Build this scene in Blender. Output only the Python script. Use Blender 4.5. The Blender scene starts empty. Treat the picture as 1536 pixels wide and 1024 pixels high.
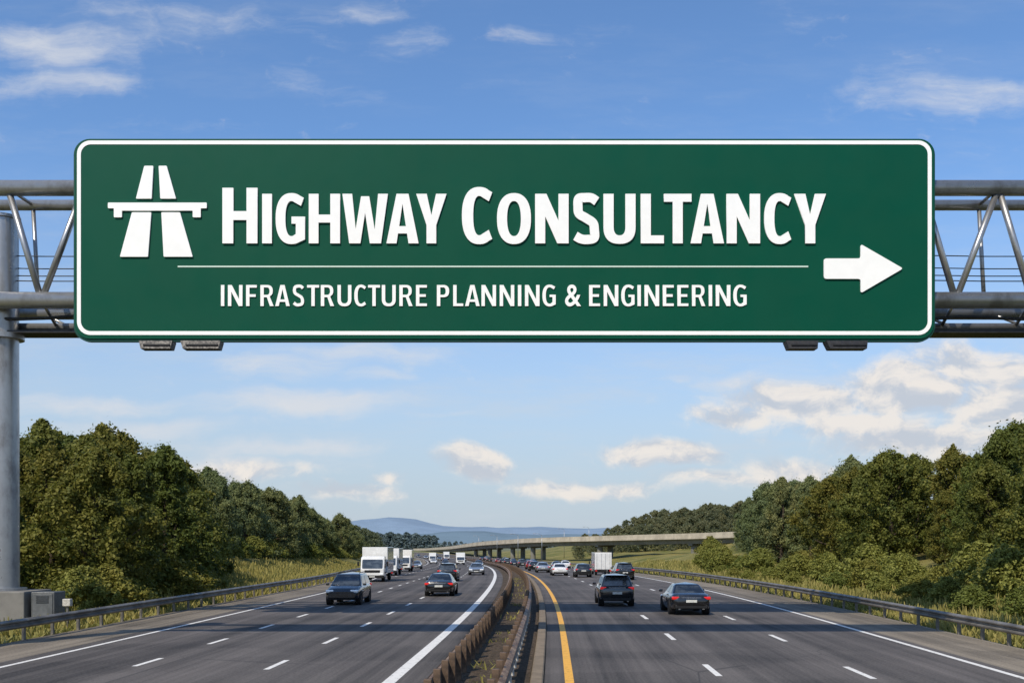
import bpy, bmesh, math, random
import numpy as np
from mathutils import Vector, Matrix
R = random.Random(7)
scene = bpy.context.scene
COL = scene.collection
rad = math.radians

# ------------------------------------------------------------------ profiles
TY = np.arange(-120.0, 6001.0, 1.0)
def table(keys, k):
    v = np.interp(TY, [a for a, b in keys], [b for a, b in keys])
    p = np.pad(v, k, mode='edge')
    return np.convolve(p, np.ones(2*k+1)/(2*k+1), mode='valid')
ZT = table([(-120,0),(60,0),(100,-.3),(130,-.7),(172,-1.3),(250,-2.5),(350,-3.6),(500,-4.2),(6001,-4.2)], 18)
SL = table([(-120,.05),(35,.04),(58,.018),(83,0),(126,-.022),(221,-.05),(357,-.1),(515,-.18),(700,-.3),(1000,-.5),(1200,-.5),(1500,0),(6001,0)], 8)
CT = np.cumsum(SL)
CT = CT - np.interp(24, TY, CT) - .73
def zp(y): return float(np.interp(y, TY, ZT))
def cx(y): return float(np.interp(y, TY, CT))
def hd(y): return float(np.interp(y, TY, SL))
def sst(a, b, x):
    t = max(0.0, min(1.0, (x-a)/(b-a))); return t*t*(3-2*t)
def widen(y): return 3.6*sst(72, 150, y)
def gz(x, y):
    """ground height"""
    u = x - cx(y); z = zp(y)
    m = sst(190, 260, y); far = 1-sst(560, 720, y)
    a = 19.5+19*m; b = 40+22*m
    if u > 0:
        z += 2.9*sst(a, b, u)*far
        z += 13*sst(62, 130, u)*sst(360, 430, y)*far
    else:
        k = sst(80, 100, y)
        z += (1.6*sst(23, 44, -u)*(1-k) + 2.3*sst(21.5+widen(y), 33+widen(y), -u)*k)*far
    if abs(u) > 20:
        z += .18*math.sin(x*.31+1)*math.sin(y*.23)*sst(20, 30, abs(u))
    return z

# ------------------------------------------------------------------ node helpers
class N:
    def __init__(s, tree):
        s.t = tree; tree.nodes.clear()
    def n(s, typ, **kw):
        nd = s.t.nodes.new(typ)
        for k, v in kw.items():
            if k == 'inp':
                for i, val in v.items():
                    if hasattr(val, 'is_output'): s.t.links.new(val, nd.inputs[i])
                    else: nd.inputs[i].default_value = val
            else: setattr(nd, k, v)
        return nd
    def m(s, op, a, b=0.0, c=None, clamp=False):
        inp = {0: a, 1: b}
        if c is not None: inp[2] = c
        return s.n('ShaderNodeMath', operation=op, use_clamp=clamp, inp=inp).outputs[0]
    def v(s, op, a, b=(0,0,0)):
        nd = s.n('ShaderNodeVectorMath', operation=op, inp={0: a, 1: b})
        return nd.outputs[1] if op in ('LENGTH','DOT_PRODUCT') else nd.outputs[0]
    def mix(s, f, a, b, mode='MIX'):
        nd = s.n('ShaderNodeMix', data_type='RGBA', blend_type=mode)
        for i, val in ((0, f), (6, a), (7, b)):
            if hasattr(val, 'is_output'): s.t.links.new(val, nd.inputs[i])
            elif i == 0: nd.inputs[i].default_value = val
            else: nd.inputs[i].default_value = (*val, 1)
        return nd.outputs[2]
    def mr(s, x, a, b, c=0.0, d=1.0, smooth=True):
        return s.n('ShaderNodeMapRange', interpolation_type='SMOOTHSTEP' if smooth else 'LINEAR',
                   inp={0: x, 1: a, 2: b, 3: c, 4: d}).outputs[0]
    def noise(s, vec, scale, detail=4, rough=.55):
        return s.n('ShaderNodeTexNoise', inp={'Vector': vec, 'Scale': scale, 'Detail': detail, 'Roughness': rough}).outputs[0]
    def mapping(s, vec, scale=(1,1,1), loc=(0,0,0)):
        return s.n('ShaderNodeMapping', inp={'Vector': vec, 'Scale': scale, 'Location': loc}).outputs[0]

MATS = {}
def material(name, build):
    if name in MATS: return MATS[name]
    m = bpy.data.materials.new(name); m.use_nodes = True
    n = N(m.node_tree)
    out = n.n('ShaderNodeOutputMaterial')
    sh = build(n)
    n.t.links.new(sh, out.inputs[0])
    MATS[name] = m
    return m
def principled(n, col, rough=.5, metal=0.0, spec=.5, coat=0.0, normal=None, emis=None, es=0.0):
    p = n.n('ShaderNodeBsdfPrincipled')
    def setv(k, v):
        if hasattr(v, 'is_output'): n.t.links.new(v, p.inputs[k])
        elif isinstance(v, tuple): p.inputs[k].default_value = (*v, 1)
        else: p.inputs[k].default_value = v
    setv('Base Color', col); setv('Roughness', rough); setv('Metallic', metal)
    setv('Specular IOR Level', spec); setv('Coat Weight', coat)
    if normal is not None: n.t.links.new(normal, p.inputs['Normal'])
    if emis: setv('Emission Color', emis); setv('Emission Strength', es)
    return p.outputs[0]
def bump(n, h, strength=.3, dist=.02):
    return n.n('ShaderNodeBump', inp={'Height': h, 'Strength': strength, 'Distance': dist}).outputs[0]
def noisy(name, col, rough=.5, metal=0.0, scale=3.0, amt=.25, spec=.5, coat=0.0, dirt=None):
    def b(n):
        tc = n.n('ShaderNodeTexCoord').outputs['Object']
        f = n.noise(tc, scale, 6, .6)
        d = tuple(c*(1-amt) for c in col) if dirt is None else dirt
        c = n.mix(n.mr(f, .35, .68), d, col)
        r = n.mr(n.noise(tc, scale*2.3, 3), .3, .7, max(.02, rough-.08), min(1, rough+.1))
        return principled(n, c, r, metal, spec, coat)
    return material(name, b)

# asphalt -----------------------------------------------------------
def asphalt(n, base=(.086,.076,.070), lane=True):
    uv = n.n('ShaderNodeUVMap').outputs[0]
    fine = n.noise(uv, 14, 3, .7)
    big = n.noise(n.mapping(uv, (.35,.06,1)), 1.0, 5, .6)
    streak = n.noise(n.mapping(uv, (1.9,.016,1)), 1.0, 5, .7)
    patch = n.noise(n.mapping(uv, (.10,.16,1), (7,3,0)), 1.0, 2, .5)
    band = n.noise(n.mapping(uv, (.02,.22,1), (2,9,0)), 1.0, 3, .5)
    stain = n.noise(n.mapping(uv, (1.1,.35,1), (4,1,0)), 1.0, 6, .75)
    k = n.m('ADD', n.mr(fine, .25, .75, .70, 1.30), n.mr(big, .3, .7, -.22, .20))
    k = n.m('ADD', k, n.mr(streak, .32, .68, -.28, .28))
    k = n.m('ADD', k, n.mr(patch, .50, .53, 0, -.14))
    k = n.m('ADD', k, n.mr(band, .35, .65, -.12, .12))
    k = n.m('ADD', k, n.mr(stain, .60, .72, 0, -.22))
    if lane:
        sx = n.n('ShaderNodeSeparateXYZ', inp={0: uv}).outputs[0]
        a = n.m('ABSOLUTE', sx)
        ph = n.m('MULTIPLY', n.m('SUBTRACT', a, 2.1), 2*math.pi/1.875)
        tr = n.m('COSINE', ph)
        k = n.m('ADD', k, n.m('MULTIPLY', tr, .08))
    c = n.mix(1.0, base, n.n('ShaderNodeCombineColor', inp={0: k, 1: k, 2: k}).outputs[0], 'MULTIPLY')
    vo = n.n('ShaderNodeTexVoronoi', feature='DISTANCE_TO_EDGE', inp={'Vector': n.mapping(uv, (.16,.09,1)), 'Scale': 1.0}).outputs[0]
    cr = n.m('MULTIPLY', n.mr(vo, .0, .006, 1, 0), n.mr(big, .45, .6))
    c = n.mix(n.m('MULTIPLY', cr, .6), c, (.02,.02,.02))
    return principled(n, c, .82, 0, .3, normal=bump(n, fine, .35, .01))
M_ASPH = material('asphalt', lambda n: asphalt(n))
M_SHOULD = material('shoulder_asphalt', lambda n: asphalt(n, (.168,.142,.108), False))
def paint_marks(col):
    def b(n):
        uv = n.n('ShaderNodeUVMap').outputs[0]
        f = n.noise(uv, 6, 6, .75)
        c = n.mix(n.mr(f, .30, .50), tuple(x*.40 for x in col), col)
        return principled(n, c, .6, 0, .4)
    return b
M_WHITE_MARK = material('white_road_paint', paint_marks((.68,.66,.62)))
M_YELLOW_MARK = material('yellow_road_paint', paint_marks((.72,.37,.04)))
def ground_mat(n):
    p = n.n('ShaderNodeNewGeometry').outputs['Position']
    a = n.noise(p, .09, 6, .6); b = n.noise(p, 1.3, 5, .7); c = n.noise(p, 9, 3, .7)
    g = n.mix(n.mr(a, .35, .62), (.10,.115,.03), (.27,.225,.085))
    g = n.mix(n.mr(b, .3, .7, 0, .6), g, (.16,.145,.045))
    g = n.mix(n.mr(c, .35, .7, 0, .40), g, (.05,.06,.02))
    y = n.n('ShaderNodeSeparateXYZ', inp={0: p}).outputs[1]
    g = n.mix(n.mr(y, 400, 1400, 0, .85), g, (.11,.14,.13))  # far ground fades to a painted grey distance haze
    return principled(n, g, .95, 0, .1, normal=bump(n, b, .6, .15))
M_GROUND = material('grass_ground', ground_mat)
def gravel(n):
    uv = n.n('ShaderNodeUVMap').outputs[0]
    a = n.noise(uv, 7, 6, .85); b = n.noise(n.mapping(uv, (1.5,.5,1)), .9, 4, .6)
    c = n.mix(n.mr(a, .35, .68), (.022,.016,.012), (.16,.12,.085))
    c = n.mix(n.mr(b, .45, .62, 0, .6), c, (.045,.036,.022))
    return principled(n, c, .95, 0, .2, normal=bump(n, a, 1.0, .06))
M_GRAVEL = material('median_dirt', gravel)
def concrete_b(col, sc=1.0):
    def b(n):
        tc = n.n('ShaderNodeTexCoord').outputs['Object']
        a = n.noise(tc, .8*sc, 6, .65); c = n.noise(n.mapping(tc, (3,3,.4)), 1.2*sc, 4, .6)
        k = n.mix(n.mr(a, .35, .65), tuple(x*.72 for x in col), col)
        k = n.mix(n.mr(c, .5, .75, 0, .5), k, tuple(x*.5 for x in col))
        return principled(n, k, .85, 0, .3, normal=bump(n, a, .2, .02))
    return b
M_CONC = material('concrete', concrete_b((.20,.19,.17)))
M_KERB = material('kerb_concrete', concrete_b((.22,.175,.125), 2.5))
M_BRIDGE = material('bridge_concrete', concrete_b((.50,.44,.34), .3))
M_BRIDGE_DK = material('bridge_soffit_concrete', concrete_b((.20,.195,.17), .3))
def galv(n):
    tc = n.n('ShaderNodeTexCoord').outputs['Object']
    v = n.n('ShaderNodeTexVoronoi', inp={'Vector': tc, 'Scale': 7.0}).outputs['Color']
    g = n.n('ShaderNodeSeparateColor', inp={0: v}).outputs[0]
    s = n.noise(n.mapping(tc, (1,1,.5)), .9, 6, .65)
    c = n.mix(n.mr(g, 0, 1, 0, .25, False), (.40,.40,.40), (.30,.305,.31))
    c = n.mix(n.mr(s, .45, .68, 0, .75), c, (.15,.14,.13))
    return principled(n, c, n.mr(s, .3, .7, .26, .46), .72, .5)
M_GALV = material('galvanised_steel', galv)
M_RAIL = noisy('guardrail_steel', (.26,.235,.20), .5, .45, 1.2, .5)
def rusty(n):
    p = n.n('ShaderNodeNewGeometry').outputs['Position']
    s = n.noise(p, 1.4, 6, .75); f = n.noise(n.mapping(p, (6,1.5,6)), 1.5, 6, .75)
    c = n.mix(n.mr(s, .36, .62), (.105,.055,.030), (.30,.205,.13))
    c = n.mix(n.mr(f, .42, .66, 0, .8), c, (.075,.036,.020))
    return principled(n, c, .6, .15, .4)
M_RUST = material('weathered_rail_steel', rusty)
M_RUSTPOST = noisy('weathered_post', (.13,.082,.050), .75, .1, 6, .6)
M_PALE = noisy('pale_post_sleeve', (.62,.58,.50), .6, 0, 8, .5)
M_DARKMET = noisy('dark_metal', (.03,.03,.032), .5, .4, 5, .4)
M_SIGN = noisy('sign_green', (.0012,.070,.040), .5, 0, .35, .05, .12)
M_SIGNRIM = noisy('sign_rim_green', (.004,.06,.040), .45, .1, 1.2, .2, .3)
M_SIGNW = noisy('sign_white', (.90,.90,.88), .5, 0, 2.0, .04, .3)
M_SIGNLINE = noisy('sign_pale_line', (.58,.70,.62), .5, 0, 2.0, .05, .3)
M_SIGNBACK = noisy('sign_back_aluminium', (.33,.34,.35), .5, .6, 1.0, .2)
M_BARK = noisy('bark', (.085,.065,.048), .9, 0, 5, .5, .1)

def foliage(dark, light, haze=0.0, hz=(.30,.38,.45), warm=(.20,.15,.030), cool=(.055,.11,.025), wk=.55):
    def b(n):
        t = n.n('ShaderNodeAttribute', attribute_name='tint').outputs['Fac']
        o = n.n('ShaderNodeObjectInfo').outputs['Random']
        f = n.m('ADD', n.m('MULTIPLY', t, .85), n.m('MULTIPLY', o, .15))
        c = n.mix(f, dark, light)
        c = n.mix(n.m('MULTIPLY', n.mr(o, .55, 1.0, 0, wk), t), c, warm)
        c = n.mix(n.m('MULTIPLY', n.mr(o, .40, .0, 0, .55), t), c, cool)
        if haze: c = n.mix(haze, c, hz)  # distance haze mixed straight into the leaf colour
        d = principled(n, c, .6, 0, .18)
        tr = n.n('ShaderNodeBsdfTranslucent', inp={0: n.mix(.5, c, (.22,.23,.03))}).outputs[0]
        return n.n('ShaderNodeMixShader', inp={0: .30, 1: d, 2: tr}).outputs[0]
    return b
M_LEAF = material('foliage', foliage((.038,.060,.013), (.195,.195,.040)))
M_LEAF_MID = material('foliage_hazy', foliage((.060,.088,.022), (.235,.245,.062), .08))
M_LEAF_FAR = material('foliage_distant_hazed', foliage((.060,.080,.034), (.16,.17,.070), .20, (.16,.21,.21)))
M_LEAF_HOR = material('foliage_horizon_hazed', foliage((.07,.095,.09), (.12,.145,.11), .45, (.18,.25,.30)))
M_SHRUB = material('shrub_foliage', foliage((.060,.085,.016), (.28,.28,.065)))
M_GRASS = material('grass_blades', foliage((.10,.12,.03), (.43,.36,.12)))

# ------------------------------------------------------------------ object helpers
def link(o, parent=None):
    COL.objects.link(o)
    if parent is not None: o.parent = parent
    return o
def mk(name, verts, faces, mat, parent=None, smooth=False, uv=None):
    me = bpy.data.meshes.new(name)
    me.from_pydata([tuple(v) for v in verts], [], faces)
    mats = mat if isinstance(mat, (list, tuple)) else [mat]
    for m in mats: me.materials.append(m)
    if uv is not None:
        l = me.uv_layers.new(name='UVMap')
        for lp in me.loops: l.data[lp.index].uv = uv[lp.vertex_index]
    if smooth:
        me.polygons.foreach_set('use_smooth', [True]*len(me.polygons))
    me.update()
    return link(bpy.data.objects.new(name, me), parent)
def root(name, loc, label, cat, group=None, rz=0.0):
    e = bpy.data.objects.new(name, None); e.empty_display_size = .5
    e.location = loc; e.rotation_euler = (0,0,rz)
    tag(e, label, cat, group)
    return link(e)
def tag(o, label, cat, group=None):
    o['label'] = label; o['category'] = cat
    if group: o['group'] = group
def structure(o): o['kind'] = 'structure'; return o
def bm_obj(name, bm, mat, parent=None, smooth=False):
    me = bpy.data.meshes.new(name); bm.to_mesh(me); bm.free()
    me.materials.append(mat)
    if smooth: me.polygons.foreach_set('use_smooth', [True]*len(me.polygons))
    return link(bpy.data.objects.new(name, me), parent)
def box_bm(bm, c, s, bevel=0.0, seg=2):
    r = bmesh.ops.create_cube(bm, size=1.0, matrix=Matrix.Translation(c) @ Matrix.Diagonal((*s, 1)))
    if bevel > 0:
        vs = r['verts']; es = list({e for v in vs for e in v.link_edges})
        bmesh.ops.bevel(bm, geom=es, offset=bevel, segments=seg, affect='EDGES', profile=.5)
def box(name, c, s, mat, parent=None, bevel=0.0, seg=2):
    bm = bmesh.new(); box_bm(bm, c, s, bevel, seg)
    return bm_obj(name, bm, mat, parent)
def tube_geo(pts, radii, n=10, caps=True):
    V = []; F = []
    pts = [Vector(p) for p in pts]
    for i, p in enumerate(pts):
        d = (pts[min(i+1, len(pts)-1)] - pts[max(i-1, 0)]).normalized()
        a = Vector((0,0,1)) if abs(d.z) < .9 else Vector((1,0,0))
        s = d.cross(a).normalized(); t = s.cross(d).normalized()
        for k in range(n):
            an = 2*math.pi*k/n
            V.append(p + (s*math.cos(an) + t*math.sin(an))*radii[i])
    for i in range(len(pts)-1):
        for k in range(n):
            k2 = (k+1) % n
            F.append((i*n+k, i*n+k2, (i+1)*n+k2, (i+1)*n+k))
    if caps:
        F.append(tuple(range(n-1, -1, -1))); F.append(tuple((len(pts)-1)*n+k for k in range(n)))
    return V, F
def tube(name, pts, r, mat, parent=None, n=12):
    rr = r if isinstance(r, (list, tuple)) else [r]*len(pts)
    V, F = tube_geo(pts, rr, n)
    return mk(name, V, F, mat, parent, smooth=True)
def merge(geos):
    V = []; F = []
    for v, f in geos:
        o = len(V); V += list(v); F += [tuple(i+o for i in q) for q in f]
    return V, F

# ------------------------------------------------------------------ ground & road
def rows(y0, y1):
    out = []; y = y0
    while y < y1:
        out.append(y); y += 2 if y < 220 else (5 if y < 620 else (20 if y < 1300 else 200))
    out.append(y1); return out
def fu(u, y): return u(y) if callable(u) else u
def strip(name, u0, u1, y0, y1, dz, mat):
    V = []; F = []; U = []
    for i, y in enumerate(rows(y0, y1)):
        a, b = fu(u0, y), fu(u1, y); c = cx(y); z = zp(y)+dz
        V += [(c+a, y, z), (c+b, y, z)]; U += [(a, y), (b, y)]
        if i: k = 2*i; F.append((k-2, k-1, k+1, k))
    return structure(mk(name, V, F, mat, uv=U))
us = [-4000,-1800,-800,-400,-250,-160,-120,-90,-70,-58,-50,-45,-41,-39,-37,-35,-33,-31,-29,-27,-25,-23,-21,-19,-17,-10,-3,0,3,10,16,18,20,22,24,26,28,30,32,35,38,41,45,50,56,62,70,80,90,100,112,125,150,200,300,500,1000,2000,4000]
V = []; F = []; rw = rows(-100, 6000)
for y in rw:
    for u in us:
        x = cx(y)+u; V.append((x, y, gz(x, y)-.06))
nu = len(us)
for j in range(len(rw)-1):
    for i in range(nu-1):
        a = j*nu+i; F.append((a, a+1, a+1+nu, a+nu))
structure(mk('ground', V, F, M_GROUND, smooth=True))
LE = lambda y: -13.35 - widen(y)
Y0, Y1 = -60, 1250
strip('road', lambda y: LE(y)-.5, -1.42, Y0, Y1, .0, M_ASPH)
strip('road', 1.50, 13.85, Y0, Y1, .0, M_ASPH)
strip('road_shoulder', lambda y: LE(y)-3.3, lambda y: LE(y)-.5, Y0, Y1, -.004, M_SHOULD)
strip('road_shoulder', 13.85, 16.7, Y0, Y1, -.004, M_SHOULD)
strip('central_reservation', -1.42, 1.15, Y0, Y1, -.012, M_GRAVEL)
def sweep(name, prof, y0, y1, uc, mat, parent=None, smooth=False, dz=0.0):
    V = []; F = []; U = []; n = len(prof)
    ys = rows(y0, y1)
    for j, y in enumerate(ys):
        c = cx(y); z = zp(y)+dz; u = fu(uc, y)
        for (a, b) in prof: V.append((c+u+a, y, z+b)); U.append((a+b, y))
        if j:
            for k in range(n):
                k2 = (k+1) % n
                F.append(((j-1)*n+k, j*n+k, j*n+k2, (j-1)*n+k2))
    F.append(tuple(range(n))); F.append(tuple((len(ys)-1)*n+k for k in range(n-1, -1, -1)))
    return mk(name, V, F, mat, parent, smooth, uv=U)
structure(sweep('kerb', [(-.15,-.05),(-.15,.07),(-.12,.10),(.13,.10),(.16,.07),(.17,-.05)], Y0, 700, 1.32, M_KERB))
def line(name, uc, w, y0, y1, mat, dz=.006):
    return strip(name, lambda y: fu(uc, y)-w/2, lambda y: fu(uc, y)+w/2, y0, y1, dz, mat)
line('edge_line_marking', -2.25, .32, Y0, 1100, M_WHITE_MARK)
line('edge_line_marking', lambda y: LE(y)+.1, .17, Y0, 1100, M_WHITE_MARK)
line('edge_line_marking', 13.45, .19, Y0, 1100, M_WHITE_MARK)
line('yellow_line_marking', 2.12, .22, Y0, 1100, M_YELLOW_MARK)
def dashes(uc, start, period, length, w):
    V = []; F = []; U = []; y = start
    while y < 600:
        ys = [y, y+length/2, y+length]
        b = len(V)
        for q in ys:
            u = fu(uc, q)
            for s in (-w/2, w/2): V.append((cx(q)+u+s, q, zp(q)+.006)); U.append((u+s, q))
        F += [(b, b+1, b+3, b+2), (b+2, b+3, b+5, b+4)]
        y += period
    structure(mk('lane_marking', V, F, M_WHITE_MARK, uv=U))
dashes(-5.92, 26.5-20.1, 6.7, 2.1, .16)
dashes(-9.72, 26.6-17.1, 5.9, 1.9, .16)
dashes(lambda y: -13.3, 110, 6.0, 2.2, .15)
dashes(5.93, 25.2-18.6, 9.3, 2.4, .17)
dashes(9.68, 24.7-18.6, 9.3, 2.4, .17)

# ------------------------------------------------------------------ guardrails
W = [(0,.76),(.03,.745),(.085,.70),(.085,.665),(.01,.61),(.01,.575),(.085,.52),(.085,.485),(.03,.44),(0,.425)]
def wprof(s, k=1.0, dz=0.0):
    p = [(s*a*k, b+dz) for a, b in W] + [(s*(a*k-.014), b+dz) for a, b in reversed(W)]
    return p if s < 0 else p[::-1]
def post_mesh(name, mat, w=.10, d=.13, h=.74):
    bm = bmesh.new(); box_bm(bm, (0,0,h/2-.1), (w,d,h+.2), .01, 1)
    me = bpy.data.meshes.new(name); bm.to_mesh(me); bm.free(); me.materials.append(mat); return me
ME_POST = post_mesh('guardrail_post', M_RAIL)
ME_RPOST = post_mesh('weathered_guardrail_post', M_RUSTPOST, .15, .20, .84)
def cyl_mesh(name, r, h, mat, n=10):
    V, F = tube_geo([(0,0,0),(0,0,h*.85),(0,0,h)], [r,r,r*.7], n)
    me = bpy.data.meshes.new(name); me.from_pydata([tuple(v) for v in V], [], F); me.materials.append(mat); return me
ME_SLEEVE = cyl_mesh('pale_post_cap', .085, .22, M_PALE)
def guardrail(uc, side, y0, y1, pm, rm, label, caps=False, uoff=.11):
    r0 = root('guardrail', (cx(y0)+fu(uc, y0), y0, zp(y0)), label, 'guardrail', 'guardrails along the motorway')
    inv = Vector(r0.location)
    rail = sweep('rail', wprof(side, 1.3 if caps else 1.0, -.08 if caps else 0), y0, y1, uc, rm, smooth=False)
    rail.data.transform(Matrix.Translation(-inv)); rail.parent = r0
    y = y0+.6; k = 0
    while y < y1 and k < 98:
        o = bpy.data.objects.new('post', pm); o.location = Vector((cx(y)+fu(uc, y)-side*uoff, y, zp(y))) - inv
        link(o, r0)
        if caps and y < 100:
            s = bpy.data.objects.new('post_cap', ME_SLEEVE)
            s.location = Vector((cx(y)+fu(uc, y)+side*.02, y, zp(y)+.10)) - inv; link(s, r0)
        y += (1.5 if caps and y < 60 else 2.0) if y < 90 else (4 if y < 200 else 8); k += 1
    return r0
guardrail(lambda y: LE(y)-3.2, 1, 14, 330, ME_POST, M_RAIL, 'grey corrugated steel guardrail beside the grassy verge')
guardrail(16.55, -1, 14, 330, ME_POST, M_RAIL, 'grey corrugated steel guardrail below the wooded bank')
guardrail(-.72, -1, 12, 420, ME_RPOST, M_RUST, 'rusty brown crash barrier with pale post caps on the median', True, .10)
guardrail(.66, 1, 12, 420, ME_RPOST, M_RUST, 'weathered brown crash barrier beside the median kerb', True, .10)

# ------------------------------------------------------------------ lettering
def arc(cx_, cy_, rx, ry, a0, a1, n=18, e=2.4):
    out = []
    for i in range(n+1):
        a = rad(a0+(a1-a0)*i/n); c, s = math.cos(a), math.sin(a)
        out.append((cx_+rx*math.copysign(abs(c)**(2/e), c), cy_+ry*math.copysign(abs(s)**(2/e), s)))
    return out
def spine(pts, half, n=10):
    P = [Vector((*p, 0)) for p in pts]; P = [P[0]*2-P[1]]+P+[P[-1]*2-P[-2]]; S = []
    for i in range(1, len(P)-2):
        for k in range(n):
            t = k/n
            S.append(.5*((2*P[i])+(-P[i-1]+P[i+1])*t+(2*P[i-1]-5*P[i]+4*P[i+1]-P[i+2])*t*t+(-P[i-1]+3*P[i]-3*P[i+1]+P[i+2])*t**3))
    S.append(P[-2]); L = []; Rr = []
    for i, p in enumerate(S):
        d = (S[min(i+1, len(S)-1)]-S[max(i-1, 0)]).normalized(); nn = Vector((-d.y, d.x, 0))
        L.append(tuple((p+nn*half)[:2])); Rr.append(tuple((p-nn*half)[:2]))
    return L+Rr[::-1]
WID = dict(H=.66,I=.0,G=.62,W=.96,A=.68,Y=.64,C=.56,O=.69,N=.68,S=.54,U=.65,L=.47,T=.56,F=.50,R=.61,E=.51,P=.59)
def glyph(ch, s, w):
    b = s*.78
    if ch == 'I': return [[(0,0),(0,1),(s,1),(s,0)]]
    if ch == 'H': return [[(0,0),(0,1),(s,1),(s,.5+b/2),(w-s,.5+b/2),(w-s,1),(w,1),(w,0),(w-s,0),(w-s,.5-b/2),(s,.5-b/2),(s,0)]]
    if ch == 'N':
        d = s*1.12; y2 = s/(w-d)
        return [[(0,0),(0,1),(d,1),(w-s,y2),(w-s,1),(w,1),(w,0),(w-d,0),(s,1-y2),(s,0)]]
    if ch == 'L': return [[(0,0),(0,1),(s,1),(s,b),(w,b),(w,0)]]
    if ch == 'T': return [[(w/2-s/2,0),(w/2-s/2,1-b),(0,1-b),(0,1),(w,1),(w,1-b),(w/2+s/2,1-b),(w/2+s/2,0)]]
    if ch == 'F': return [[(0,0),(0,1),(w,1),(w,1-b),(s,1-b),(s,.56),(w*.9,.56),(w*.9,.56-b),(s,.56-b),(s,0)]]
    if ch == 'E': return [[(0,0),(0,1),(w,1),(w,1-b),(s,1-b),(s,.5+b/2),(w*.9,.5+b/2),(w*.9,.5-b/2),(s,.5-b/2),(s,b),(w,b),(w,0)]]
    if ch == 'A':
        t = s*1.04; a = s*.62; ap = .80
        xl = lambda y: t+(w/2-t)*y/ap; y0, y1 = .20, .20+b*.92
        return [[(0,0),(w/2-a,1),(w/2+a,1),(w,0),(w-t,0),(w-xl(y0),y0),(xl(y0),y0),(t,0)], [(xl(y1),y1),(w-xl(y1),y1),(w/2,ap)]]
    if ch == 'W':
        t = s
        return [[(0,1),(t,1),(.29*w,.27),(.5*w-.42*t,.95),(.5*w+.42*t,.95),(.71*w,.27),(w-t,1),(w,1),(.85*w,0),(.85*w-1.15*t,0),(.5*w,.62),(.15*w+1.15*t,0),(.15*w,0)]]
    if ch == 'Y': return [[(0,1),(s*1.08,1),(w/2,.57),(w-s*1.08,1),(w,1),(w/2+s/2,.37),(w/2+s/2,0),(w/2-s/2,0),(w/2-s/2,.37)]]
    if ch == 'U':
        r = .34
        return [[(0,1),(s,1)]+arc(w/2,r,w/2-s,r-b,180,360,16)+[(w-s,1),(w,1)]+arc(w/2,r-.01,w/2,r,360,180,20)]
    if ch == 'O': return [arc(w/2,.5,w/2,.515,0,354,44,2.3), arc(w/2,.5,w/2-s,.515-b,0,350,36,2.3)]
    if ch == 'C':
        o = arc(w*.56,.5,w*.56,.515,52,308,36,2.35); i = arc(w*.56,.5,w*.56-s,.515-b,308-12,52+12,30,2.35)
        o[0] = (w*.98,.92); o[-1] = (w*.98,.08); i[0] = (w*.87,.08+b*1.02); i[-1] = (w*.87,.92-b*1.02)
        return [o+i]
    if ch == 'G':
        o = arc(w*.54,.5,w*.54,.515,55,290,34,2.35); i = arc(w*.54,.5,w*.54-s,.515-b,280,62,30,2.35)
        o[0] = (w*.96,.92); i[-1] = (w*.86,.92-b*1.02)
        return [o+[(w,.08),(w,.54),(w*.54,.54),(w*.54,.54-b*.9),(w-s*.95,.54-b*.9),(w-s*.95,.19)]+i]
    if ch == 'S':
        h = s*.45
        return [spine([(w*.90,.85),(w*.70,1-h+.01),(w*.45,1-h+.015),(w*.22,.90),(h*1.15,.74),(w*.24,.60),(w*.5,.51),(w*.76,.41),(w-h*1.1,.265),(w*.80,.11),(w*.52,h-.015),(w*.30,h),(w*.10,.15)], h)]
    if ch in 'PR':
        m = .42 if ch == 'P' else .45
        cyb = (1+m)/2; ry = (1-m)/2
        o = [(0,0),(0,1)]+arc(w*.5,cyb,w*.47,ry,90,-90,18)
        if ch == 'P': o += [(s,m),(s,0)]
        else: o = [(0,0),(0,1)]+arc(w*.5,cyb,w*.45,ry,90,-60,16)+[(w*.72,m*.98),(w*1.02,0),(w*1.02-s*1.12,0),(w*.50,m-.03),(s,m-.03),(s,0)]
        mi = m if ch == 'P' else m-.03
        lo = mi+b*.92
        return [o, [(s,lo),(s,1-b*.92)]+arc(w*.5,(lo+1-b*.92)/2,w*.46-s*.98,(1-b*.92-lo)/2,90,-90,14)]
    return []
def curve_mesh(contours, depth):
    cu = bpy.data.curves.new('tmp_outline', 'CURVE'); cu.dimensions = '2D'; cu.fill_mode = 'BOTH'; cu.extrude = depth/2
    for c in contours:
        sp = cu.splines.new('POLY'); sp.points.add(len(c)-1)
        for i, p in enumerate(c): sp.points[i].co = (p[0], p[1], 0, 1)
        sp.use_cyclic_u = True
    o = bpy.data.objects.new('tmp_outline', cu); COL.objects.link(o)
    bpy.context.view_layer.update()
    me = bpy.data.meshes.new_from_object(o.evaluated_get(bpy.context.evaluated_depsgraph_get()))
    bpy.data.objects.remove(o); bpy.data.curves.remove(cu)
    return me
U_ = .02639; SX0 = -.317; SZ0 = 15.33; SY = 39.4
AX = lambda a: (a-756)*U_; AZ = lambda a: (360-a)*U_
sign = root('overhead_sign', (SX0, SY, 11.32), 'large green overhead motorway sign with white lettering and arrow', 'road sign')
DZ = SZ0-11.32
def sign_part(name, contours, mat, yoff, depth, label=None):
    me = curve_mesh(contours, depth)
    me.transform(Matrix.Translation((0, yoff, DZ)) @ Matrix.Rotation(rad(90), 4, 'X'))
    me.materials.clear(); me.materials.append(mat)
    o = link(bpy.data.objects.new(name, me), sign)
    if label: o['label'] = label
    return o
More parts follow.
